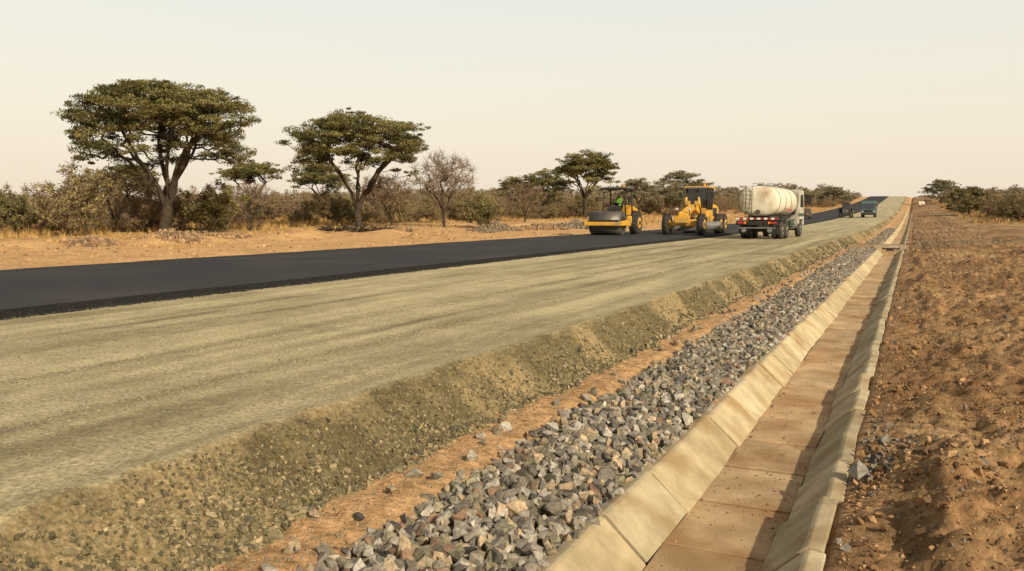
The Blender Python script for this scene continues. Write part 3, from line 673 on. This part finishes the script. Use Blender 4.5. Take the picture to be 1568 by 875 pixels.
def tanker(loc,rz=0):
    p=empty('water_tanker_truck',loc,rz)
    for s in (-1,1): box('chassis_rail',(.1,8.2,.24),(s*.42,-.1,.92),m_blk,p)
    bm=bmesh.new();secs=[(-3.95,.25),(-3.94,.60),(-3.90,.84),(-3.84,.94),(-3.74,1.0),(1.40,1.0),(1.52,.94),(1.60,.80),(1.64,.5),(1.66,.1)];seg=40;rings=[]
    for y,k in secs:
        r=[]
        for i in range(seg):
            a=2*math.pi*i/seg;cx=math.copysign(abs(math.cos(a))**.80,math.cos(a));cz=math.copysign(abs(math.sin(a))**.86,math.sin(a))
            r.append(bm.verts.new((1.22*k*cx,y,2.26+.90*k*cz)))
        rings.append(r)
    for a,b in zip(rings[:-1],rings[1:]):
        for i in range(seg): bm.faces.new((a[i],a[(i+1)%seg],b[(i+1)%seg],b[i]))
    bm.faces.new(rings[0][::-1]);bm.faces.new(rings[-1])
    bmesh.ops.recalc_face_normals(bm,faces=bm.faces)
    for f in bm.faces: f.smooth=True
    me=bpy.data.meshes.new('tank');bm.to_mesh(me);bm.free();me.materials.append(m_white);link(bpy.data.objects.new('tank',me),p)
    bm=bmesh.new()
    for yy in (-3.72,-2.0,-.4,1.38):
        rr=[]
        for dy in (-.04,.04):
            r=[]
            for i in range(seg):
                a=2*math.pi*i/seg;cx=math.copysign(abs(math.cos(a))**.80,math.cos(a));cz=math.copysign(abs(math.sin(a))**.86,math.sin(a))
                r.append(bm.verts.new((1.24*cx,yy+dy,2.26+.92*cz)))
            rr.append(r)
        for i in range(seg): bm.faces.new((rr[0][i],rr[0][(i+1)%seg],rr[1][(i+1)%seg],rr[1][i]))
    me=bpy.data.meshes.new('tank_bands');bm.to_mesh(me);bm.free();me.materials.append(m_grey);link(bpy.data.objects.new('tank_bands',me),p)
    for yy in (-2.8,-1.2,.4):
        cyl('manhole',.28,.14,(0,yy,3.20),m_grey,p,'Z',20)
    box('walkway',(.6,5,.04),(0,-1.1,3.17),m_grey,p)
    for s in (-1,1):
        bar('roof_rail',(s*.42,-3.5,3.34),(s*.42,1.1,3.34),.018,m_grey,p)
        for yy in (-3.5,-2,-.5,1.1): bar('rail_post',(s*.42,yy,3.0),(s*.42,yy,3.34),.015,m_grey,p)
        box('tank_saddle',(.3,5.0,.4),(s*.5,-1.2,1.22),m_blk,p)
        bar('ladder_side',(-.55+s*.18,-4.06,1.2),(-.55+s*.18,-3.98,3.15),.022,m_dark,p)
        box('side_skirt',(.06,1.5,.45),(s*1.16,.35,.95),m_dgreen,p);box('fender',(.6,2.75,.05),(s*.95,-2.1,1.24),m_blk,p)
        box('mudflap',(.6,.03,.5),(s*.9,-3.55,.55),m_blk,p,.005)
        box('tail_lamp',(.36,.06,.14),(s*.95,-4.18,.98),m_red,p);box('indicator',(.12,.065,.13),(s*.70,-4.18,.98),m_oran,p)
        box('side_stripe',(.012,1.4,.10),(s*1.235,-.9,1.75),m_red,p,0)
    for i in range(7): bar('rung',(-.73,-4.05,1.35+i*.25),(-.37,-4.05,1.35+i*.25),.016,m_dark,p)
    box('rear_deck',(2.44,.45,.16),(0,-3.95,1.22),m_blk,p,.02)
    box('spray_bar',(2.2,.08,.08),(0,-4.22,.68),m_grey,p);box('rear_bumper',(2.46,.12,.26),(0,-4.10,.98),m_blk,p,.01)
    for i in range(12):
        x=-1.12+i*.203;prism('chevron',[(-4.20,1.17),(-4.20,1.28),(-4.182,1.28),(-4.182,1.17)],.19,x,m_red if i%2 else m_wht2,p,0)
    cyl('pump',.22,.5,(.3,-3.85,.95),m_grey,p,'X',20);cyl('valve',.14,.2,(0,-4.02,1.62),m_dark,p,'Y',18)
    bar('hose',(.3,-4.1,1.0),(.85,-4.14,.55),.05,m_blk,p);cyl('sprinkler',.14,.1,(.75,-4.2,.55),m_grey,p,'Y',16);cyl('sprinkler_b',.14,.1,(-.75,-4.2,.55),m_grey,p,'Y',16)
    for s in (-1,1):
        for yy in (-2.75,-1.4):
            wheel('rear_outer_tyre',.52,.27,(s*1.08,yy,.52),p,m_grey);wheel('rear_inner_tyre',.52,.27,(s*.77,yy,.52),p,m_grey)
        wheel('front_tyre',.52,.30,(s*1.04,3.1,.52),p,m_grey)
    for yy in (-2.75,-1.4,3.1): box('axle',(1.6,.18,.2),(0,yy,.52),m_blk,p)
    prism('cab',[(2.0,.85),(2.0,2.95),(2.2,3.08),(3.7,3.08),(3.95,2.9),(4.15,1.9),(4.2,.75),(3.7,.75),(3.55,1.12),(2.65,1.12),(2.5,.85)],2.38,0,m_cab,p,.04)
    for s in (-1,1):
        prism('side_window',[(2.75,1.95),(2.75,2.75),(3.6,2.75),(3.85,1.95)],.02,s*1.195,m_glass,p,0)
        prism('cab_stripe',[(2.1,1.35),(2.1,1.55),(4.0,1.55),(4.0,1.35)],.02,s*1.195,m_dgreen,p,0)
        bar('mirror_arm',(s*1.2,3.85,2.75),(s*1.48,4.0,2.75),.02,m_blk,p);box('mirror',(.26,.08,.6),(s*1.5,4.0,2.45),m_blk,p)
        box('front_fender',(.36,1.2,.08),(s*1.04,3.1,1.12),m_blk,p)
    prism('windscreen',[(3.97,2.85),(4.17,1.95),(4.19,1.95),(3.99,2.85)],2.1,0,m_glass,p,0)
    box('back_window',(1.2,.02,.5),(0,1.99,2.5),m_glass,p,0)
    box('air_cleaner',(.3,.3,1.2),(.9,1.84,2.1),m_blk,p);cyl('fuel_tank',.3,.9,(1.0,1.0,.85),m_grey,p,'Y',20)
    box('air_box',(.5,.6,.5),(-1.0,1.4,.9),m_blk,p)
    return p
def lorry(name,loc,mat,rz=0):
    p=empty(name,loc,rz)
    prism('cab',[(-3.5,.6),(-3.5,1.5),(-3.3,2.7),(-3.1,2.8),(-1.9,2.8),(-1.9,.7)],2.4,0,mat,p,.05)
    prism('windscreen',[(-3.51,1.55),(-3.34,2.5),(-3.36,2.5),(-3.53,1.55)],2.1,0,m_glass,p,0)
    box('bumper',(2.4,.2,.35),(0,-3.55,.62),m_blk,p);box('grille',(1.4,.05,.4),(0,-3.53,1.15),m_blk,p)
    for s in (-1,1):
        box('headlamp',(.3,.06,.18),(s*.95,-3.56,1.0),m_white,p);box('mirror',(.2,.06,.5),(s*1.4,-3.3,2.2),m_blk,p);bar('mirror_arm',(s*1.18,-3.3,2.4),(s*1.4,-3.3,2.4),.02,m_blk,p)
        prism('side_window',[(-3.1,1.6),(-3.0,2.45),(-2.2,2.45),(-2.2,1.6)],.02,s*1.205,m_glass,p,0)
        for yy in (-2.7,1.0,2.2): wheel('tyre',.5,.35,(s*1.02,yy,.5),p,m_grey)
    prism('tipper_body',[(-1.75,1.1),(-1.75,3.0),(3.0,2.75),(3.2,1.1)],2.45,0,mat,p,.03)
    box('chassis',(.9,6.4,.25),(0,-.2,.85),m_blk,p)
    return p
def tractor(loc):
    p=empty('farm_tractor',loc)
    prism('bonnet',[(-2.2,.8),(-2.2,1.35),(-2.0,1.5),(-.3,1.6),(-.3,.8)],.8,0,m_dark,p,.05)
    box('cab_glass',(1.3,1.3,1.2),(0,.4,1.9),m_glass,p,.04);box('cab_roof',(1.5,1.5,.14),(0,.4,2.58),m_dark,p,.05);box('cab_base',(1.3,1.4,.5),(0,.4,1.1),m_dark,p,.04)
    for s in (-1,1):
        wheel('rear_tyre',.8,.5,(s*.95,.8,.8),p,m_yel,18);wheel('front_tyre',.48,.35,(s*.85,-1.6,.48),p,m_yel,14)
        box('fender',(.5,1.3,.08),(s*.92,.8,1.66),m_dark,p,.03);box('lamp',(.18,.06,.12),(s*.28,-2.22,1.2),m_white,p)
    box('axle',(1.7,.2,.2),(0,-1.6,.5),m_blk,p)
    return p
def pickup(loc,mat,rz=0):
    p=empty('pickup_truck',loc,rz)
    prism('body',[(-2.5,.45),(-2.5,.95),(-1.2,1.1),(-.6,1.7),(.8,1.7),(.95,1.1),(2.5,1.1),(2.5,.45)],1.75,0,mat,p,.05)
    prism('glasshouse',[(-1.1,1.12),(-.62,1.6),(.72,1.6),(.84,1.12)],1.77,0,m_glass,p,.02)
    for s in (-1,1):
        for yy in (-1.6,1.6): wheel('tyre',.38,.24,(s*.8,yy,.38),p,m_grey)
        box('lamp',(.3,.05,.15),(s*.65,-2.52,.82),m_oran,p)
    return p
def rz_(y): return float(rise(np.array(float(y))))
roller((-18.1,52.8,.12))
grader((-13.75,57.8,.10),.0)
tanker((-8.05,54.0,.0),-.06)
lorry('tipper_truck',(-7.3,163,rz_(163)),m_blue)
tractor((-10.9,158,rz_(158)))
pickup((-16.0,142,rz_(142)+.12),m_dark)
pickup((2.2,300,gz1(2.2,300)),m_white)
# ------------------------------------------------------------ camera, light, sky
cam=bpy.data.cameras.new('camera');co=link(bpy.data.objects.new('camera',cam))
cam.sensor_width=36;cam.lens=28.7;cam.clip_end=9000;cam.clip_start=.05
co.location=(0,0,1.5);co.rotation_euler=(math.radians(90-5.006),0,math.radians(26.11));S.camera=co
EL,AZ=32,120
a=math.radians(AZ);e=math.radians(EL)
ts=Vector((math.sin(a)*math.cos(e),math.cos(a)*math.cos(e),math.sin(e)))
sl=bpy.data.lights.new('sun','SUN');sl.energy=5.0;sl.angle=math.radians(.8);sl.color=(1,.89,.70)
so=link(bpy.data.objects.new('sun',sl));so.rotation_mode='QUATERNION';so.rotation_quaternion=ts.to_track_quat('Z','Y')
W=bpy.data.worlds.new('World');S.world=W;W.use_nodes=True;nt=W.node_tree;N=nt.nodes;L=nt.links
bg=N['Background'];sk=N.new('ShaderNodeTexSky');sk.sky_type='NISHITA';sk.sun_disc=False;sk.sun_elevation=e;sk.sun_rotation=a
sk.dust_density=6;sk.air_density=1;sk.ozone_density=1
tint=N.new('ShaderNodeMix');tint.data_type='RGBA';tint.blend_type='MULTIPLY';tint.inputs[0].default_value=1;tint.inputs[7].default_value=(1,.80,.52,1)
L.new(sk.outputs[0],tint.inputs[6]);L.new(tint.outputs[2],bg.inputs[0]);bg.inputs[1].default_value=.05
tc=N.new('ShaderNodeTexCoord');sp=N.new('ShaderNodeSeparateXYZ');L.new(tc.outputs['Generated'],sp.inputs[0])
rp=N.new('ShaderNodeValToRGB');L.new(sp.outputs['Z'],rp.inputs[0]);el=rp.color_ramp.elements
el[0].position=0;el[0].color=(.86,.73,.57,1);el[1].position=.9;el[1].color=(.17,.17,.16,1)
for p_,c in ((.10,(.83,.75,.62)),(.22,(.76,.74,.67)),(.36,(.67,.71,.70)),(.52,(.31,.31,.30))):
    x=el.new(p_);x.color=(*c,1)
b2=N.new('ShaderNodeBackground');L.new(rp.outputs[0],b2.inputs[0]);b2.inputs[1].default_value=1.0
ad=N.new('ShaderNodeAddShader');L.new(bg.outputs[0],ad.inputs[0]);L.new(b2.outputs[0],ad.inputs[1])
L.new(ad.outputs[0],N['World Output'].inputs[0])
S.view_settings.view_transform='Standard';S.view_settings.look='None';S.view_settings.exposure=0
